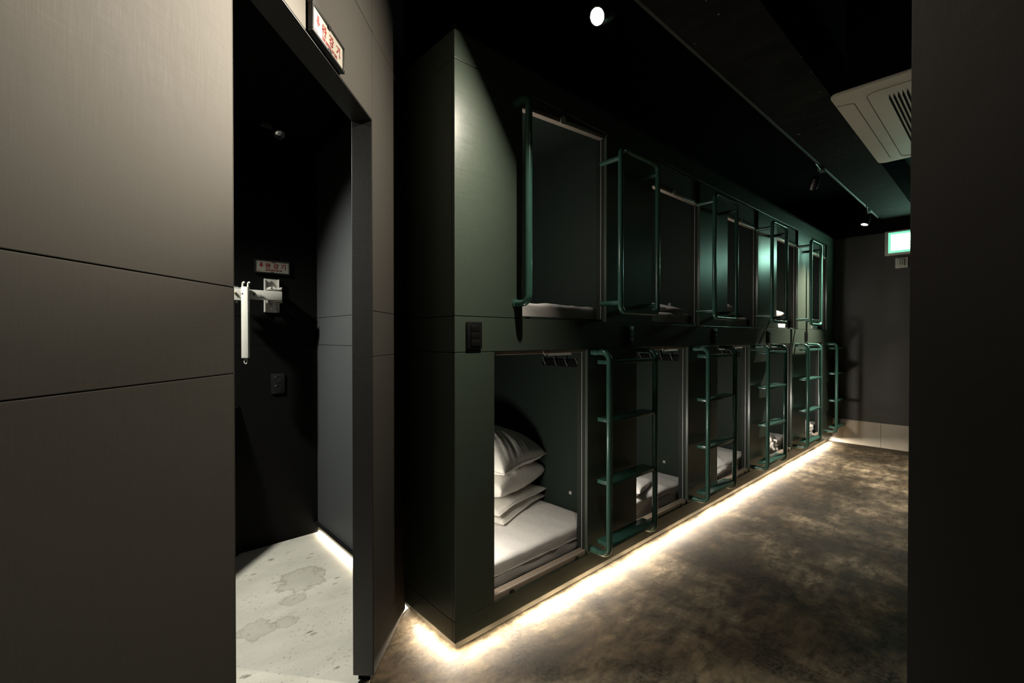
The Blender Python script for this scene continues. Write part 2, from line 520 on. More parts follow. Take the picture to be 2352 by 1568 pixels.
# ------------------------------------------------------------------ bedding
def wrinkle_slab(x0, x1, y0, y1, z0, z1, nx, ny, amp, seed, rad=.020, drape=0.0):
    """soft rectangular slab with rounded edges and creased cloth"""
    bm = BM()
    box(bm, x0, x1, y0, y1, z0, z1)
    nzv = max(4, int((z1 - z0) / .018))
    def cut(axis, n):
        for e_i in range(1, n):
            t = e_i / n
            co = [x0, y0, z0]; no = [0, 0, 0]
            co[axis] = (x0, y0, z0)[axis] + t * ((x1, y1, z1)[axis] - (x0, y0, z0)[axis]); no[axis] = 1
            bmesh.ops.bisect_plane(bm, geom=bm.verts[:] + bm.edges[:] + bm.faces[:], plane_co=co, plane_no=no)
    cut(0, nx); cut(1, ny); cut(2, nzv)
    cx, cy, cz = (x0 + x1) / 2, (y0 + y1) / 2, (z0 + z1) / 2
    hx, hy, hz = (x1 - x0) / 2, (y1 - y0) / 2, (z1 - z0) / 2
    off = Vector((seed * 7.3, seed * 3.1, seed * 1.7))
    for v in bm.verts:
        p = v.co - Vector((cx, cy, cz))
        q = Vector((max(-hx + rad, min(hx - rad, p.x)), max(-hy + rad, min(hy - rad, p.y)), max(-hz + rad, min(hz - rad, p.z))))
        d = p - q
        if d.length > 1e-6: p = q + d.normalized() * rad
        w = v.co
        up = max(0, p.z / hz)
        n1 = noise.noise(w * 3.5 + off); n2 = noise.noise(Vector((w.x * 16, w.y * 6, w.z * 9)) + off); n3 = noise.ridged_multi_fractal(w * 6 + off, 1.0, 2.1, 4, 1.0, 2.0)
        bulge = amp * (.9 * n1 + .5 * n2 + .28 * (n3 - 1.2))
        if p.z > -hz * .7: p.z += bulge * (.35 + .65 * up)
        side = max(abs(p.x) / hx, abs(p.y) / hy)
        if side > .93:
            # gathers of the sheet where it is tucked under
            g = (1 - up) * amp * 1.3 * noise.noise(Vector((w.x * 9, w.y * 9, w.z * 24)) + off)
            p.y += g; p.x += g * .3
        v.co = p + Vector((cx, cy, cz))
    return bm

def mattress(k, tier, label, amp, seed):
    s1 = SIDE[k]
    z0, z1 = ((.135, .265), (1.338, 1.440))[tier]
    bm = wrinkle_slab(s1 - .975, s1 - .012, 1.545, 3.48, z0 + .001, z1, 44, 72, amp, seed)
    o = obj('mattress', bm, 'mattress', smooth=60)
    if tier == 0:
        b2 = BM(); off = Vector((seed * 3.3, 0, 0))
        tube(b2, [(s1 - .96 + .93 * i / 40, 1.5445 + .002 * noise.noise(Vector((i * .35, 0, 0)) + off), z0 + .070 + .004 * noise.noise(Vector((i * .2, 5, 0)) + off)) for i in range(41)], .0028, 6)
        obj('piping', b2, 'mattress', o, 60)
    return tag(o, label, 'mattress', 'mattresses in the lower bunks' if tier == 0 else 'mattresses in the upper bunks')

mattress(0, 0, 'smooth white mattress carrying the pillow stack in the nearest lower bunk', .006, 1)
mattress(1, 0, 'creased white mattress behind the nearest ladder, second lower bunk from the near corner', .016, 2)
mattress(2, 0, 'white mattress behind the second ladder, third lower bunk from the near corner', .018, 3)
mattress(3, 0, 'rumpled white mattress behind the third ladder, fourth lower bunk from the near corner', .020, 4)
mattress(4, 0, 'white mattress behind the fourth ladder, farthest lower bunk', .018, 5)
mattress(0, 1, 'white mattress in the nearest upper bunk behind the single-bar handrail', .008, 6)
for k in range(1, NB):
    mattress(k, 1, 'white mattress in the %s upper bunk from the near corner' % (ORD[k] if k < 4 else 'fifth and farthest'), .010, 6 + k)

def pillow_mesh(w, d, h, seed, crease=1.0, nx=44, ny=54, full=.46, droop=0.0):
    """stuffed pillow case: pinched corners, flat seam flange and creases running in from the edge"""
    bm = BM(); off = Vector((seed * 5.1, seed * 2.3, seed * 9.7))
    grid = {}
    for s in (1, -1):
        for i in range(nx + 1):
            for j in range(ny + 1):
                u = -1 + 2 * i / nx; v = -1 + 2 * j / ny
                border = i in (0, nx) or j in (0, ny)
                if s == -1 and border: grid[(s, i, j)] = grid[(1, i, j)]; continue
                e = (1 - abs(u) ** 2.6) * (1 - abs(v) ** 2.6)
                t = max(0, e) ** full
                pull = .055 * (1 - u * u) * abs(v) ** 6 + .0
                x = u * w / 2 * (1 - .07 * (1 - v * v) * abs(u) ** 8)
                y = v * d / 2 * (1 - .05 * (1 - u * u) * abs(v) ** 8)
                z = s * t * h / 2
                p = Vector((x, y, z))
                a = math.atan2(v, u)
                rr = max(abs(u), abs(v))
                rad = noise.noise(Vector((math.cos(a) * 7, math.sin(a) * 7, rr * 1.2 + s)) + off)
                n1 = noise.noise(p * 5 + off + Vector((0, 0, s * 3))); n2 = noise.ridged_multi_fractal(Vector((x * 4, y * 4, s)) + off, 1, 2.1, 4, 1, 2)
                amp = h * crease
                z += s * amp * (.10 * n1 + .085 * rad * rr ** 2 * (1 - rr ** 10) + .028 * (n2 - 1.1)) * (1 - .85 * rr ** 8)
                z += .012 * crease * noise.noise(Vector((x * 6, y * 6, 0)) + off) * rr ** 4
                z -= droop * rr ** 3
                grid[(s, i, j)] = bm.verts.new((x, y, z))
        for i in range(nx):
            for j in range(ny):
                q = [grid[(s, i, j)], grid[(s, i + 1, j)], grid[(s, i + 1, j + 1)], grid[(s, i, j + 1)]]
                bm.faces.new(q if s == 1 else q[::-1])
    return bm

def seam_ring(w, d, seed, r=.0035, droop=0.0):
    pts = []
    for (a, b) in (((-1, -1), (1, -1)), ((1, -1), (1, 1)), ((1, 1), (-1, 1)), ((-1, 1), (-1, -1))):
        for k in range(14):
            t = k / 14; u = a[0] + (b[0] - a[0]) * t; v = a[1] + (b[1] - a[1]) * t
            x = u * w / 2 * (1 - .07 * (1 - v * v) * abs(u) ** 8); y = v * d / 2 * (1 - .05 * (1 - u * u) * abs(v) ** 8)
            off = Vector((seed * 5.1, seed * 2.3, seed * 9.7))
            pts.append((x, y, .012 * noise.noise(Vector((x * 6, y * 6, 0)) + off) - droop))
    bm = BM(); tube(bm, pts, r, 8, True); return bm

def pillow(label, loc, rot, w, d, h, seed, crease, group, seam=True, full=.46, droop=0.0):
    o = obj('pillow', pillow_mesh(w, d, h, seed, crease, 60, 70, full, droop), 'pillow', smooth=70)
    o.location = loc; o.rotation_euler = rot
    tag(o, label, 'pillow', group)
    if seam:
        s = obj('piping', seam_ring(w, d, seed, .0035, droop), 'pillow', smooth=70); s.parent = o
    return o

PG = 'pillows stacked in the nearest lower bunk'
ang = math.radians(16)
pillow('thin crumpled white pillow at the bottom of the stack, lying on the mattress', (1.725, 2.19, .298), (0, 0, ang + .03), .51, .66, .060, 1, 1.5, PG, full=.30, droop=.012)
pillow('thin wrinkled white pillow second from the bottom of the stack', (1.725, 2.19, .350), (.0, .01, ang - .02), .52, .66, .060, 2, 1.4, PG, full=.34, droop=.018)
pillow('plump cream pillow just below the topmost one of the stack', (1.715, 2.19, .452), (.0, -.01, ang), .51, .67, .165, 3, .85, PG, seam=False, full=.27, droop=.0)
pillow('plump cream pillow with a piped seam on top of the stack', (1.72, 2.185, .622), (.02, -.02, ang + .01), .50, .68, .215, 4, 1.15, PG, full=.50, droop=.062)

# loose bedding lying at the front of the upper bunks
def quilt(k, label, seed, w=.62, h=.09, x0=None):
    s1 = SIDE[k]
    o = obj('folded_quilt', pillow_mesh(w, .62, h, seed, 1.7, 40, 40), 'linen', smooth=70)
    o.location = (s1 - (.42 if x0 is None else x0), 1.87, 1.437 + h * .42); o.rotation_euler = (0, .03, .10 * (seed % 3 - 1))
    return tag(o, label, 'bedding', 'crumpled quilts at the front of the upper bunks')
quilt(1, 'crumpled white quilt on the mattress of the second upper bunk, under the near loop rail', 21, .66, .085)
quilt(2, 'crumpled white quilt in the third upper bunk, beside the second loop rail', 23, .60, .16)
quilt(3, 'small crumpled white quilt in the fourth upper bunk, below the third loop rail', 24, .56, .18)
quilt(4, 'crumpled white quilt in the farthest upper bunk, below the last loop rail', 25, .60, .15)
# bunched sheet on the second and third lower beds
def throw(k, label, seed, loc, rot, w, d, h):
    o = obj('bunched_sheet', pillow_mesh(w, d, h, seed, 2.4, 40, 30), 'linen', smooth=70)
    o.location = loc; o.rotation_euler = rot
    return tag(o, label, 'bedding', 'bunched sheets on the lower beds')
throw(1, 'bunched white sheet corner on the bed behind the nearest ladder', 31, (2.62, 1.70, .292), (0, 0, .3), .40, .22, .05)
throw(2, 'white sheet hanging loosely over the front of the bed behind the second ladder', 33, (3.62, 1.62, .262), (.55, 0, .05), .52, .24, .06)
throw(3, 'heaped white sheet on the bed behind the third ladder', 34, (4.82, 1.68, .30), (.3, 0, .15), .50, .28, .10)
throw(4, 'heaped white sheet on the bed behind the fourth ladder', 35, (5.90, 1.68, .30), (.3, 0, .1), .50, .28, .10)

# ------------------------------------------------------------------ blinds, tracks
def make_blind(k, drop_l, drop_r, label):
    a, b = ux[k]
    t = thing('pleated_blind', label, 'blind', (a, 1.48, UZ1), 'pleated blinds raised in the upper openings')
    def z(x, base): return base - (drop_l + (drop_r - drop_l) * (x - a) / (b - a))
    bm = BM()
    n = 14
    y0, y1 = 1.470, 1.496
    xs0, xs1 = a + .006, b - .012
    cols = []
    for x in (xs0, xs1):
        low = z(x, UZ1)
        for s, flip in ((y0, 0), (y1, 1)):
            cols.append([bm.verts.new((x, s + (.004 if (i % 2) != flip else 0), UZ1 - .003 + (low - UZ1 + .003) * i / n)) for i in range(n + 1)])
    for (A, B) in ((cols[0], cols[2]), (cols[3], cols[1]), (cols[1], cols[0]), (cols[2], cols[3])):
        for i in range(n): bm.faces.new((A[i], A[i + 1], B[i + 1], B[i]))
    obj('pleat_stack', bm, 'pleat', t)
    bm = BM()
    rh = .020
    vs = box(bm, a + .004, b - .010, 1.467, 1.499, UZ1 - rh, UZ1, .0015)
    for v in bm.verts: v.co.z += z(v.co.x, 0)
    o = obj('bottom_rail', bm, 'beige_rail', t, 40)
    bm = BM()
    for zz in (.006, .012):
        box(bm, a + .004, b - .010, 1.4663, 1.4672, UZ1 - zz - .001, UZ1 - zz)
    for v in bm.verts: v.co.z += z(v.co.x, 0)
    obj('groove', bm, 'black_plastic', o)
    bm = BM(); m = (a + b) / 2 - .03
    box(bm, m - .018, m + .018, 1.462, 1.468, UZ1 - .026, UZ1 + .004, .002)
    tube(bm, [(m - .012, 1.463, UZ1 + .006), (m, 1.457, UZ1 + .011), (m + .012, 1.463, UZ1 + .006)], .002, 8)
    for v in bm.verts: v.co.z += z(v.co.x, 0)
    obj('clip', bm, 'pale', t, 40)
    bm = BM(); box(bm, b - .0018, b - .0002, 1.4905, 1.4935, UZ0 + .012, z(b, UZ1) - .01)
    obj('guide_cord', bm, 'wire', t)
    bm = BM(); box(bm, a + .002, b - .02, 1.470, 1.500, UZ0, UZ0 + .012, .001); 
    obj('sill_rail', bm, 'lining', t)
    for x in (a + .045, b - .045):
        bm = BM(); box(bm, x - .010, x + .010, 1.462, 1.470, UZ0, UZ0 + .009, .001)
        obj('catch', bm, 'black_plastic', t)
    return t
b0 = make_blind(0, .045, .004, 'pleated blind raised crookedly in the nearest upper opening, left end hanging lower')
b1 = make_blind(1, .142, .142, 'pleated blind raised level in the second upper opening, behind the near loop rail')
for k in range(2, NB):
    dup(b1, (PITCH * (k - 1), 0, 0), 'pleated blind raised in the %s upper opening from the near corner' % (ORD[k] if k < 4 else 'fifth, farthest'))

def make_track(k, label):
    a, b = lx[k]
    t = thing('curtain_track', label, 'curtain track', (a, 1.48, LZ1), 'beige curtain tracks at the head of the lower openings')
    bm = BM(); box(bm, a + .003, b - .010, 1.468, 1.492, LZ1 - .016, LZ1 - .001, .0015)
    obj('head_rail', bm, 'beige_rail', t, 40)
    bm = BM(); m = a + .335
    box(bm, m - .028, m + .028, 1.463, 1.468, LZ1 - .019, LZ1 + .0, .002)
    tube(bm, [(m + .01, 1.464, LZ1 - .002), (m + .022, 1.459, LZ1 + .001), (m + .034, 1.464, LZ1 - .002)], .0022, 8)
    obj('bracket', bm, 'beige_rail', t, 40)
    for i in range(16):
        x = a + .345 + i * .0115 + (0 if i else -.012)
        bm = BM()
        pts = [(x + .0040 * math.cos(q), 1.479 + .002 * math.sin(q), LZ1 - .0215 + .0058 * math.sin(q)) for q in (2 * PI * j / 12 for j in range(12))]
        tube(bm, pts, .0010, 6, True)
        obj('ring', bm, 'white_plastic', t, 60)
    bm = BM(); box(bm, b - .0018, b - .0002, 1.4905, 1.4935, LZ0 + .02, LZ1 - .016)
    obj('guide_cord', bm, 'wire', t)
    return t
t0 = make_track(0, 'beige curtain track with a row of small white rings over the nearest lower opening')
for k in range(1, NB):
    dup(t0, (1.077 * k, 0, 0), 'beige curtain track at the head of the %s lower opening from the near corner' % (ORD[k] if k < 4 else 'fifth, farthest'))

def make_sill(k, label):
    a, b = lx[k]
    t = thing('sill_track', label, 'rail', (a, 1.475, LZ0), 'ridged beige tracks on the sills of the lower openings')
    bm = BM()
    prof = [(1.463, 0), (1.463, .020), (1.466, .024)]
    for i in range(3):
        y = 1.468 + i * .009
        prof += [(y, .024), (y + .003, .024), (y + .004, .019), (y + .008, .019)]
    prof += [(1.496, .024), (1.499, .024), (1.499, 0)]
    x0, x1 = a + .001, b - .006
    A = [bm.verts.new((x0, y, LZ0 + z)) for y, z in prof]; B = [bm.verts.new((x1, y, LZ0 + z)) for y, z in prof]
    n = len(prof)
    for i in range(n): bm.faces.new((A[i], A[(i + 1) % n], B[(i + 1) % n], B[i]))
    bm.faces.new(A); bm.faces.new(B[::-1])
    obj('ridged_bar', bm, 'beige_rail', t)
    for x in (a + .105, b - .075):
        bm = BM()
        box(bm, x - .012, x + .012, 1.4575, 1.463, LZ0, LZ0 + .008, .001)
        tube(bm, [(x - .006, 1.459, LZ0 + .008), (x - .006, 1.459, LZ0 + .014)], .004, 10); tube(bm, [(x + .006, 1.459, LZ0 + .008), (x + .006, 1.459, LZ0 + .012)], .003, 10)
        obj('clip', bm, 'black_plastic', t)
    return t
s0 = make_sill(0, 'ridged beige track on the sill of the nearest lower opening, below the pillow stack bed')
for k in range(1, NB):
    dup(s0, (1.077 * k, 0, 0), 'ridged beige track on the sill of the %s lower opening from the near corner' % (ORD[k] if k < 4 else 'fifth, farthest'))

# hook rails on the side walls of the lower cells
def make_hooks(label):
    x = SIDE[0]
    t = thing('hook_rail', label, 'hooks', (x, 1.80, 1.12), 'black hook rails high inside the lower bunks')
    bm = BM(); box(bm, x - .011, x - .0015, 1.62, 1.965, 1.098, 1.138, .001)
    obj('backing_bar', bm, 'black_plastic', t)
    for y in (1.935, 1.845, 1.76, 1.675):
        bm = BM(); tube(bm, fillet([(x - .010, y, 1.104), (x - .020, y, 1.116), (x - .026, y + .012, 1.152)], .006, 4), .0042, 10)
        obj('hook', bm, 'steel', t, 60)
    return t
h0 = make_hooks('black rail with slanting pegs high on the inner side of the nearest lower bunk')
for k in range(1, NB):
    dup(h0, (1.08 * k, 0, 0), 'black rail with slanting pegs high inside the %s lower bunk from the near corner' % (ORD[k] if k < 4 else 'fifth, farthest'))

# small pale tabs on the cell side walls
def tab(x, y, z, label):
    bm = BM(); box(bm, x - .006, x - .0012, y - .009, y + .009, z - .009, z + .009, .001)
    box(bm, x - .007, x - .006, y - .004, y + .004, z - .004, z + .004)
    return tag(obj('wall_tab', bm, 'pale'), label, 'wall tab', 'small pale tabs on the bunk side walls')
tab(SIDE[0], 1.742, .356, 'tiny pale square tab on the inner wall beside the stacked pillows')
tab(SIDE[1], 1.744, .339, 'tiny pale square tab on the inner wall of the second lower bunk')
tab(SIDE[1], 1.704, 1.515, 'tiny pale square tab on the inner wall above the quilt of the second upper bunk')

# ------------------------------------------------------------------ ladders and rails
PR = .0150
def make_ladder(label):
    xa, xb, y = 1.885, 2.318, 1.345
    t = thing('ladder', label, 'ladder', (xa, FY, .18), 'green bunk ladders')
    zt, zb = 1.196, .178
    for x in (xa, xb):
        bm = BM()
        tube(bm, fillet([(x, FY + .002, zt), (x, y, zt), (x, y, zb), (x, FY + .002, zb)], .042, 8), PR, 18)
        o = obj('side_rail', bm, 'pipe', t, 40)
        for z in (zt, zb):
            bm = BM(); tube(bm, [(x, FY - .0005, z), (x, FY - .045, z)], PR + .0018, 18)
            obj('sleeve', bm, 'pipe', o, 40)
    for z in (1.155, .862, .545, .235):
        bm = BM(); box(bm, xa + .006, xb - .006, y - .010, y + .078, z - .020, z, .002)
        obj('tread', bm, 'pipe', t, 40)
    return t
LADW = ['first ladder, nearest the camera, with dark flat treads', 'second ladder from the near end', 'third ladder from the near end', 'fourth ladder from the near end']
l0 = make_ladder('nearest teal green tubular ladder with four flat treads, right of the pillow bunk')
lab = ['second teal green ladder from the near end, in front of the third lower bunk', 'third teal green ladder from the near end, middle of the row',
       'fourth teal green ladder from the near end, second to last', 'farthest teal green ladder, beside the end wall']
for k in range(4): dup(l0, (1.10 * (k + 1), 0, 0), lab[k])

def make_loop(label):
    xa, xb, y = 1.965, 2.322, 1.335
    zt, zb = 2.230, 1.403
    t = thing('grab_rail', label, 'grab rail', (xa, FY, zb), 'green loop rails on the upper tier')
    bm = BM(); tube(bm, fillet([(xa, y, zb), (xb, y, zb), (xb, y, zt), (xa, y, zt)], .035, 7, True), PR * .93, 16, True)
    obj('loop_bar', bm, 'pipe', t, 40)
    for x in (xa, xb):
        for z in (2.18, 1.448):
            bm = BM(); tube(bm, [(x, y + .004, z), (x, FY + .002, z)], PR * .86, 16)
            obj('standoff', bm, 'pipe', t, 40)
    return t
g0 = make_loop('nearest green loop grab rail beside the second upper opening')
lab = ['second green loop grab rail from the near end', 'third green loop grab rail from the near end', 'farthest green loop grab rail, near the end wall']
for k in range(3): dup(g0, (1.085 * (k + 1), 0, 0), lab[k])
t = thing('grab_rail', 'single bent green grab bar at the left edge of the nearest upper opening', 'grab rail', (1.348, FY, 1.42))
bm = BM(); tube(bm, fillet([(1.352, FY + .002, 2.286), (1.352, 1.375, 2.286), (1.352, 1.375, 1.418), (1.352, FY + .002, 1.418)], .036, 8), PR, 18)
obj('bar', bm, 'pipe', t, 40)
for z in (2.286, 1.418):
    bm = BM(); tube(bm, [(1.352, FY - .0005, z), (1.352, FY - .006, z)], PR + .006, 18)
    obj('flange', bm, 'pipe', t, 40)

# switch plates between the tiers
def make_switch(label):
    x0, x1, z0, z1 = 1.081, 1.157, 1.224, 1.333
    t = thing('switch_plate', label, 'light switch', (x0, FY, z0), 'black switch plates between the tiers')
    bm = BM(); box(bm, x0, x1, FY - .009, FY - .0003, z0, z1, .0025)
    obj('plate', bm, 'black_plastic', t, 40)
    for i in range(3):
        a = z0 + .011 + i * .029
        bm = BM(); box(bm, x0 + .018, x1 - .010, FY - .0125, FY - .009, a, a + .0275, .0012)
        obj('rocker', bm, 'black_plastic', t, 40)
    return t
w0 = make_switch('black three-rocker switch plate near the lit corner of the bunk block')
lab = ['second black switch plate from the near corner, above the nearest ladder', 'third black switch plate from the near corner, above the second ladder',
       'fourth black switch plate from the near corner, above the third ladder', 'farthest black switch plate, above the fourth ladder']
for k in range(4): dup(w0, (1.099 * (k + 1) + .004, 0, 0), lab[k])

# ------------------------------------------------------------------ signs
def glyphs(text, size, fn, mat, name, parent, x, z, sx=1.0, thick=.0, align='LEFT', bold=.0):
    """lettering as a thin raised mesh; fn maps (along, out, up) to the world"""
    cu = bpy.data.curves.new(name, 'FONT'); cu.body = text; cu.size = size; cu.align_x = align; cu.offset = bold; cu.extrude = .0
    tmp = bpy.data.objects.new(name, cu); C.objects.link(tmp)
    dg = bpy.context.evaluated_depsgraph_get()
    me = bpy.data.meshes.new_from_object(tmp.evaluated_get(dg))
    C.objects.unlink(tmp); bpy.data.objects.remove(tmp)
    bm = BM(); bm.from_mesh(me)
    bmesh.ops.remove_doubles(bm, verts=bm.verts, dist=1e-6)
    r = bmesh.ops.extrude_face_region(bm, geom=bm.faces[:])
    for v in r['geom']:
        if isinstance(v, bmesh.types.BMVert): v.co.z += .0006
    for v in bm.verts: v.co = Vector(fn(x + v.co.x * sx, v.co.z, z + v.co.y))
    bpy.data.meshes.remove(me)
    return obj(name, bm, mat, parent)

def life_line_sign(label, loc, fn, w, h, dep, mat_face):
    """fn maps (0..w along, outwards, up from the bottom edge)"""
    t = thing('escape_sign', label, 'sign', loc, None)
    F = .007
    bm = BM()
    for q in ((0, w, 0, F), (0, w, h - F, h), (0, F, F, h - F), (w - F, w, F, h - F)):
        box(bm, q[0], q[1], 0, dep, q[2], q[3], .0012, lambda x, y, z: fn(x, y, z))
    for z0 in (0, h - .011):
        box(bm, w * .5 - .008, w * .5 + .008, dep - .002, dep + .001, z0, z0 + .011, .0008, lambda x, y, z: fn(x, y, z))
    obj('frame', bm, 'frame_black', t)
    bm = BM(); box(bm, F, w - F, .002, dep - .004, F, h - F, 0, lambda x, y, z: fn(x, y, z))
    obj('face', bm, mat_face, t)
    d = dep - .004
    g = lambda x, y, z: fn(x, d + y, z)
    W, H = w - 2 * F, h - 2 * F
    bm = BM()
    ax, az = F + W * .165, F + H * .72
    s = H * .40
    pts = [(-.16, .52), (.16, .52), (.16, -.05), (.40, -.05), (0, -.58), (-.40, -.05), (-.16, -.05)]
    A = [bm.verts.new(g(ax + x * s * 1.15, 0.0001, az - .08 * H + z * s)) for x, z in pts]; B = [bm.verts.new(g(ax + x * s * 1.15, .0007, az - .08 * H + z * s)) for x, z in pts]
    n = len(pts)
    bm.faces.new(A[::-1]); bm.faces.new(B)
    for i in range(n): bm.faces.new((A[i], A[(i + 1) % n], B[(i + 1) % n], B[i]))
    obj('arrow', bm, 'sign_red', t)
    for ch, px in (('완', .285), ('강', .525), ('기', .765)):
        glyphs(ch, H * .50, g, 'sign_red', 'lettering', t, F + W * px - .002, F + H * .40, 1.0, bold=.0009)
    glyphs('DESCENDING LIFE LINE', H * .205, g, 'sign_red', 'small_lettering', t, F + W * .285, F + H * .14, W * .58 / (H * .205 * 12.05), bold=.0004)
    bm = BM(); box(bm, F + W * .045, F + W * .165, .0001, .0007, F + H * .115, F + H * .145, 0, lambda x, y, z: g(x, y, z))
    obj('fine_print', bm, 'sign_red', t)
    return t
# on the wall over the doorway
S0, SL = 1.152, .200
life_line_sign('black framed cream escape sign with red arrow mounted over the doorway', sw(S0, .58, 2.061),
               lambda x, y, z: sw(S0 + x, .5795 - y, 2.061 + z), SL, .077, .015, 'sign_white')
# inside the alcove above the bracket
life_line_sign('small black framed escape sign with red arrow inside the alcove above the steel bracket', (.694, 3.04, 1.657),
               lambda x, y, z: (.694 + x, 3.0395 - y, 1.657 + z), .198, .082, .014, 'sign_white')

# ------------------------------------------------------------------ descending life line bracket
YB = 3.04
t = thing('escape_bracket', 'folded white steel life line bracket with hanging arm on the alcove wall', 'bracket', (.79, YB, 1.42))
bm = BM()
box(bm, .746, .826, YB - .008, YB - .0005, 1.422, 1.624, .002)
box(bm, .746, .750, YB - .030, YB - .006, 1.422, 1.624, .001); box(bm, .822, .826, YB - .030, YB - .006, 1.422, 1.624, .001)
pl = obj('wall_plate', bm, 'white_metal', t, 40)
for (x, z) in ((.785, 1.603), (.785, 1.573), (.783, 1.474), (.783, 1.442)):
    bm = BM(); tube(bm, [(x, YB - .008, z), (x, YB - .016, z)], .0095, 6); tube(bm, [(x, YB - .016, z), (x, YB - .022, z)], .005, 12)
    obj('bolt', bm, 'steel', pl, 30)
bm = BM()
for z in (1.556, 1.488):
    box(bm, .752, .820, YB - .105, YB - .008, z - .004, z + .004, .0015)
    for x in (.754, .812): box(bm, x, x + .008, YB - .112, YB - .02, z - (.012 if z < 1.5 else -.004), z + (.012 if z > 1.5 else -.004), .0015)
    tube(bm, [(.786, YB - .072, z - .012), (.786, YB - .072, z + .012)], .010, 12)
obj('hinge', bm, 'white_metal', t, 40)
bm = BM(); box(bm, .628, .812, YB - .140, YB - .088, 1.488, 1.541, .003)
arm = obj('arm', bm, 'white_metal', t, 40)
bm = BM(); tube(bm, [(.662, YB - .1405, 1.515), (.662, YB - .1425, 1.515)], .0055, 14)
obj('hole', bm, 'black_plastic', arm)
bm = BM()
box(bm, .558, .618, YB - .165, YB - .157, 1.482, 1.540, .002); box(bm, .540, .618, YB - .165, YB - .08, 1.540, 1.546, .0015); box(bm, .540, .618, YB - .165, YB - .08, 1.477, 1.483, .0015)
yo = obj('yoke', bm, 'white_metal', t, 40)
for x, mt in ((.566, 'brass'), (.597, 'steel')):
    bm = BM(); tube(bm, [(x, YB - .165, 1.513), (x, YB - .172, 1.513)], .007, 6); tube(bm, [(x, YB - .172, 1.513), (x, YB - .178, 1.513)], .0035, 10)
    obj('bolt', bm, mt, yo, 30, 'brass bolt' if mt == 'brass' else None)
bm = BM(); tube(bm, [(.576, YB - .13, 1.548), (.576, YB - .13, 1.556)], .011, 6); tube(bm, [(.576, YB - .13, 1.476), (.576, YB - .13, 1.462)], .008, 10)
obj('pivot_pin', bm, 'steel', t, 30)
# the hanging tube, turned a little towards the camera, with hooks on top and an eye below
cx, cy = .614, YB - .165
rot = Matrix.Translation((cx, cy, 0)) @ Matrix.Rotation(math.radians(-28), 4, 'Z')
bm = BM(); vs = box(bm, -.017, .017, -.017, .017, 1.156, 1.552, .0025)
bmesh.ops.transform(bm, matrix=rot, verts=bm.verts)
ht = obj('hanging_tube', bm, 'white_metal', t, 40)
for sx in (-.0135, .0135):
    bm = BM()
    pts = [(sx, 0, 1.545), (sx, 0, 1.568), (sx + .004, -.002, 1.577), (sx + .012, -.004, 1.576)]
    tube(bm, fillet(pts, .004, 4), .0052, 10)
    bmesh.ops.transform(bm, matrix=rot, verts=bm.verts); obj('hook', bm, 'white_metal', ht, 50)
bm = BM(); tube(bm, [(cx + .007 * math.cos(a), cy, 1.138 + .015 * math.sin(a)) for a in (2 * PI * k / 18 for k in range(18))], .0028, 8, True)
obj('eye_ring', bm, 'white_metal', ht, 60)

# double socket on the alcove wall
t = thing('wall_socket', 'black double wall socket low on the alcove back wall', 'socket', (.82, YB, .93))
bm = BM(); box(bm, .784, .861, YB - .010, YB - .0005, .926, 1.048, .004); obj('plate', bm, 'black_plastic', t, 40)
for z in (1.015, .960):
    bm = BM()
    lathe(bm, [(.0001, -.004), (.017, -.004), (.018, .0006), (.0205, .0012), (.0215, 0)], 24, Matrix.Translation((.822, YB - .011, z)) @ Matrix.Rotation(PI / 2, 4, 'X'))
    o = obj('outlet', bm, 'frame_black', t, 40)
    for dx in (-.0095, .0095):
        bm = BM(); tube(bm, [(.822 + dx, YB - .0088, z), (.822 + dx, YB - .0066, z)], .0024, 8); obj('contact', bm, 'steel', o)

# ------------------------------------------------------------------ spotlights
def aim_matrix(loc, d):
    q = Vector(d).normalized().to_track_quat('-Z', 'Y')
    return Matrix.Translation(loc) @ q.to_matrix().to_4x4()
def spotlight(label, lens, d, top, lens_mat, group='black ceiling spotlights', r=.030, adaptor=True, length=.085):
    """can lamp whose lens centre is at lens, looking along d, hung on a bent arm from top"""
    t = thing('spotlight', label, 'spotlight', top, group)
    m = aim_matrix(lens, d)
    bm = BM(); lathe(bm, [(r * .93, -.004), (r + .003, -.004), (r + .003, length * .75), (r * .75, length), (.0001, length)], 28, m)
    lathe(bm, [(r * .93, -.004), (r * .90, .012)], 28, m)
    obj('housing', bm, 'frame_black', t, 40)
    bm = BM(); lathe(bm, [(.0001, .004), (r * .5, .003), (r * .9, .006)], 28, m)
    obj('lens', bm, lens_mat, t, 40)
    back = m @ Vector((0, 0, length * .7))
    side = (m.to_3x3() @ Vector((0, 1, 0))) * (r + .004)
    el = Vector((back.x, back.y, 0)) + Vector((0, 0, top[2] - .035))
    bm = BM(); tube(bm, fillet([Vector(top) + Vector((0, 0, -.03)), Vector((el.x, el.y, top[2] - .03)), back], .012, 5), .0045, 10)
    obj('arm', bm, 'frame_black', t, 60)
    bm = BM(); box(bm, top[0] - .045, top[0] + .045, top[1] - .016, top[1] + .016, top[2] - .034, top[2], .003)
    obj('adaptor', bm, 'dull_steel', t, 40)
    return t

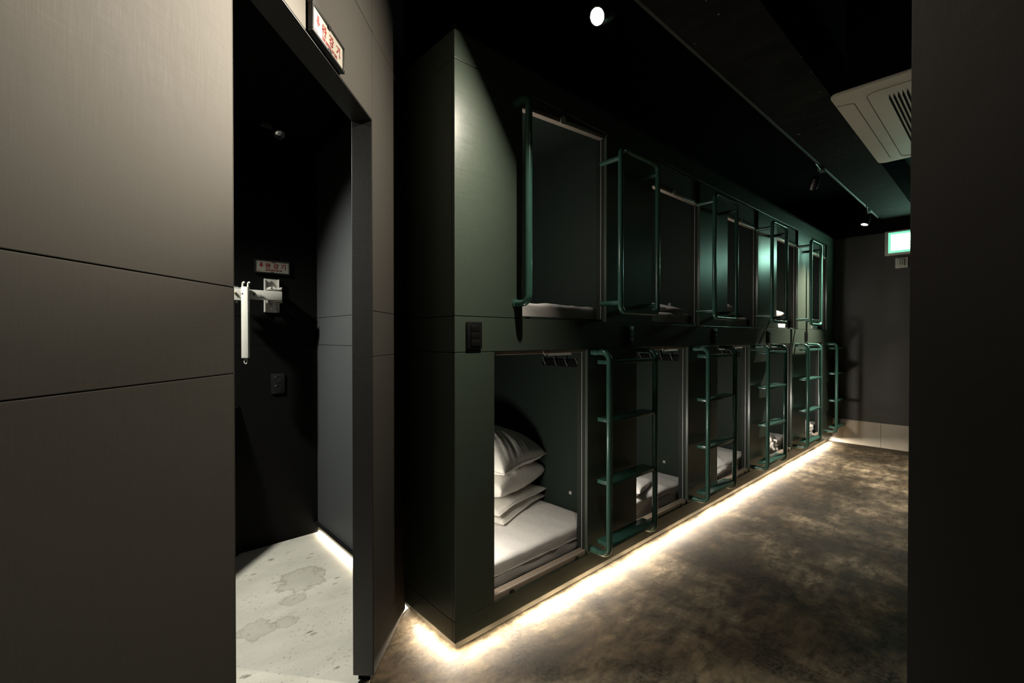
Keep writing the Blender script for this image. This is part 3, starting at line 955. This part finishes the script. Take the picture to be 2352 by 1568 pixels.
TY = 1.0
bm = BM(); tube(bm, [(-2.5, 1.022, 2.632), (6.55, 1.022, 2.632)], .011, 10)
tag(obj('conduit', bm, 'dull_steel'), 'thin metal conduit running along the lower edge of the concrete beam', 'pipe')
SPOT = Vector((1.232, .928, 2.333)); AIM = Vector((-.80, .0, -.58))
spotlight('lit ceiling spotlight at the near end shining towards the camera', SPOT, AIM, (1.43, 1.02, 2.62), 'lamp_on', r=.027)
SPOT2 = Vector((5.70, .995, 2.405)); AIM2 = Vector((-.50, .33, -1.8))
spotlight('small lit ceiling spotlight at the far end near the green sign', SPOT2, AIM2, (6.02, 1.02, 2.62), 'lamp_dim', r=.032)
SPOT3 = Vector((4.06, 1.03, 2.42)); AIM3 = Vector((.62, .42, -.66))
spotlight('dark ceiling spotlight turned away in the middle of the beam', SPOT3, AIM3, (4.25, 1.02, 2.62), 'lens', r=.030)
# unlit recessed-looking spot in the alcove
spotlight('small unlit spotlight with a shiny reflector under the alcove ceiling', Vector((.80, 2.90, 2.462)), Vector((.0, -.55, -.75)), (.76, 2.96, 2.54), 'lens', r=.026, length=.06)

# lit exit sign and the plate below it on the end wall
t = thing('exit_sign', 'glowing green and white emergency exit light box high on the end wall', 'sign', (XEND, .70, 2.2))
bm = BM(); box(bm, XEND - .05, XEND - .0005, .42, .972, 2.198, 2.470, .006); obj('casing', bm, 'white_plastic', t, 40)
bm = BM(); box(bm, XEND - .053, XEND - .049, .445, .940, 2.222, 2.452, .001); obj('lit_face', bm, 'exit', t)
t = thing('wall_plate', 'small white square device plate on the end wall below the exit light', 'wall plate', (XEND, .83, 2.05))
bm = BM(); box(bm, XEND - .018, XEND - .0005, .770, .884, 2.050, 2.168, .008, None, 3); obj('cover', bm, 'white_plastic', t, 40)
bm = BM(); box(bm, XEND - .032, XEND - .018, .800, .862, 2.070, 2.148, .006, None, 3); o = obj('device', bm, 'white_plastic', t, 40)
for y in (.818, .838):
    bm = BM(); box(bm, XEND - .034, XEND - .0315, y - .002, y + .002, 2.085, 2.133, .0006); obj('slot', bm, 'black_plastic', o)

# ceiling cassette air conditioner
AX0, AX1, AY0, AY1, AZ = 2.787, 4.114, -.70, .637, 2.50
t = thing('air_conditioner', 'cream ceiling cassette air conditioner with slotted grille, cut off by the near wall', 'air conditioner', (3.45, -.03, AZ))
def rrect(x0, x1, y0, y1, r, n=6):
    p = []
    for cx, cy, a0 in ((x1 - r, y1 - r, 0), (x0 + r, y1 - r, 90), (x0 + r, y0 + r, 180), (x1 - r, y0 + r, 270)):
        for k in range(n + 1):
            a = math.radians(a0 + 90 * k / n); p.append((cx + r * math.cos(a), cy + r * math.sin(a)))
    return p
bm = BM(); prism(bm, rrect(AX0, AX1, AY0, AY1, .04), AZ + .003, AZ + .012)
prism(bm, rrect(AX0 + .006, AX1 - .006, AY0 + .006, AY1 - .006, .036), AZ, AZ + .003)
obj('fascia', bm, 'ac', t)
bm = BM(); box(bm, AX0 + .06, AX1 - .06, AY0 + .06, AY1 - .06, AZ + .012, 2.955); obj('body', bm, 'black', t)
def outline(pts, z, r=.0016, closed=True):
    bm = BM(); tube(bm, [(x, y, z) for x, y in pts], r, 6, closed); return bm
gx0, gx1, gy1 = 2.885, 4.06, .505
gy0 = -(gy1 - .0) - .063
obj('grille_seam', outline(rrect(gx0, gx1, gy0, gy1, .05), AZ), 'black_plastic', t)
for side in (0, 1):
    yo_, yi = ((AY1 - .004, .562), (AY0 + .004, -.625))[side]
    bm = BM(); tube(bm, fillet([(2.925, yo_, AZ), (2.945, yi, AZ), (4.02, yi, AZ)], .02, 4), .0018, 6)
    obj('flap_seam', bm, 'black_plastic', t)
for i in range(46):
    y = .425 - i * .0175
    bm = BM()
    prism(bm, [(2.965, y - .003), (3.02, y + .0045), (3.90, y + .0045), (3.955, y - .003), (3.90, y - .0045), (3.02, y - .0045)], AZ - .0012, AZ + .003)
    o = obj('grille_slot', bm, 'black', t)

# ------------------------------------------------------------------ light
def lamp(name, kind, loc, power, col, **kw):
    l = bpy.data.lights.new(name, kind); l.energy = power; l.color = col
    o = bpy.data.objects.new(name, l); C.objects.link(o); o.location = loc
    d = kw.pop('aim', None)
    if d is not None: o.rotation_euler = Vector(d).normalized().to_track_quat('-Z', 'Y').to_euler()
    for k, v in kw.items(): setattr(l, k, v)
    return o
WARM = (1.0, .86, .68)
WARM2 = (1.0, .89, .74)
n = AIM.normalized()
P1 = SPOT + n * .012
lamp('spot_core', 'SPOT', P1, 520, WARM2, aim=Vector((-1.07, .115, -.455)), spot_size=math.radians(43), spot_blend=1.0, shadow_soft_size=.02)
lamp('spot_spill', 'AREA', SPOT - n * .001, 32, WARM2, aim=AIM, shape='DISK', size=.046, size_y=.046)
n2 = AIM2.normalized()
lamp('spot_far', 'SPOT', SPOT2 + n2 * .012, 400, WARM2, aim=AIM2, spot_size=math.radians(84), spot_blend=.9, shadow_soft_size=.02)

# LED tape under the bunk block, under the alcove wall
def led(name, x0, x1, y0, y1, z, power, label, tilt):
    bm = BM(); box(bm, x0, x1, y0, y1, z, z + .003)
    tag(obj('led_strip', bm, 'led'), label, 'light strip')
    lx_, ly_ = x1 - x0, y1 - y0
    o = lamp(name, 'AREA', ((x0 + x1) / 2, (y0 + y1) / 2, z - .002), power, WARM, shape='RECTANGLE', size=lx_, size_y=ly_)
    o.rotation_euler = tilt
    return o
TL = math.radians(52)
led('led_front', X0 + .02, X1 - .005, FY + .021, FY + .033, .044, 84, 'warm LED strip hidden along the underside of the bunk front', (-TL, 0, 0))
led('led_end', X0 + .021, X0 + .033, FY + .036, 1.80, .044, 6.4, 'warm LED strip hidden under the short end of the bunk block', (0, TL, 0))
led('led_alcove', 1.071, 1.080, 1.92, 3.03, .026, 8.0, 'warm LED strip hidden at the foot of the alcove side wall', (0, TL, 0))

# ceiling lamp of the alcove beyond the doorway; unseen fixtureless spots added to brighten the room floor
lamp('alcove_light', 'SPOT', (-.36, 2.45, 2.5), 420, (1.0, .985, .90), aim=(1.25, -.40, -1.66), spot_size=math.radians(86), spot_blend=.9, shadow_soft_size=.06)
for x, pw in ((2.2, 9), (3.7, 16), (5.3, 80)):
    lamp('room_fill', 'SPOT', (x, -.25, 2.44), pw, WARM2, aim=(0, .18, -1), spot_size=math.radians(60), spot_blend=1.0, shadow_soft_size=.05)
# reading lamps low on the near side wall inside every berth
for k in range(NB):
    for c0, pw in ((.135, 9.5), (1.338, 4.8 if k == 0 else 2.8)):
        lamp('berth_lamp', 'POINT', (SIDE[k] - (.90 if c0 < 1 else .74), 1.655, c0 + .44), pw, (1.0, .93, .82), shadow_soft_size=.05)

# ------------------------------------------------------------------ camera, world, view
w = bpy.data.worlds.new('World'); SC.world = w; w.use_nodes = True
w.node_tree.nodes['Background'].inputs[0].default_value = (.01, .01, .01, 1); w.node_tree.nodes['Background'].inputs[1].default_value = 0.0
cd = bpy.data.cameras.new('Camera'); cam = bpy.data.objects.new('Camera', cd); C.objects.link(cam)
cd.lens = 16; cd.sensor_width = 36; cd.clip_start = .02
yaw, pit = math.radians(47.6), math.radians(-.5)
F = Vector((math.cos(yaw) * math.cos(pit), math.sin(yaw) * math.cos(pit), math.sin(pit)))
cam.location = (0, 0, 1.27); cam.rotation_euler = F.to_track_quat('-Z', 'Y').to_euler()
SC.camera = cam
SC.view_settings.view_transform = 'Standard'
try: SC.view_settings.look = 'None'
except Exception: pass
SC.view_settings.exposure = 0.0; SC.view_settings.gamma = 1.0; SC.view_settings.use_curve_mapping = False
SC.cycles.use_denoising = True
SC.cycles.max_bounces = 8; SC.cycles.diffuse_bounces = 5
SC.cycles.sample_clamp_indirect = 6
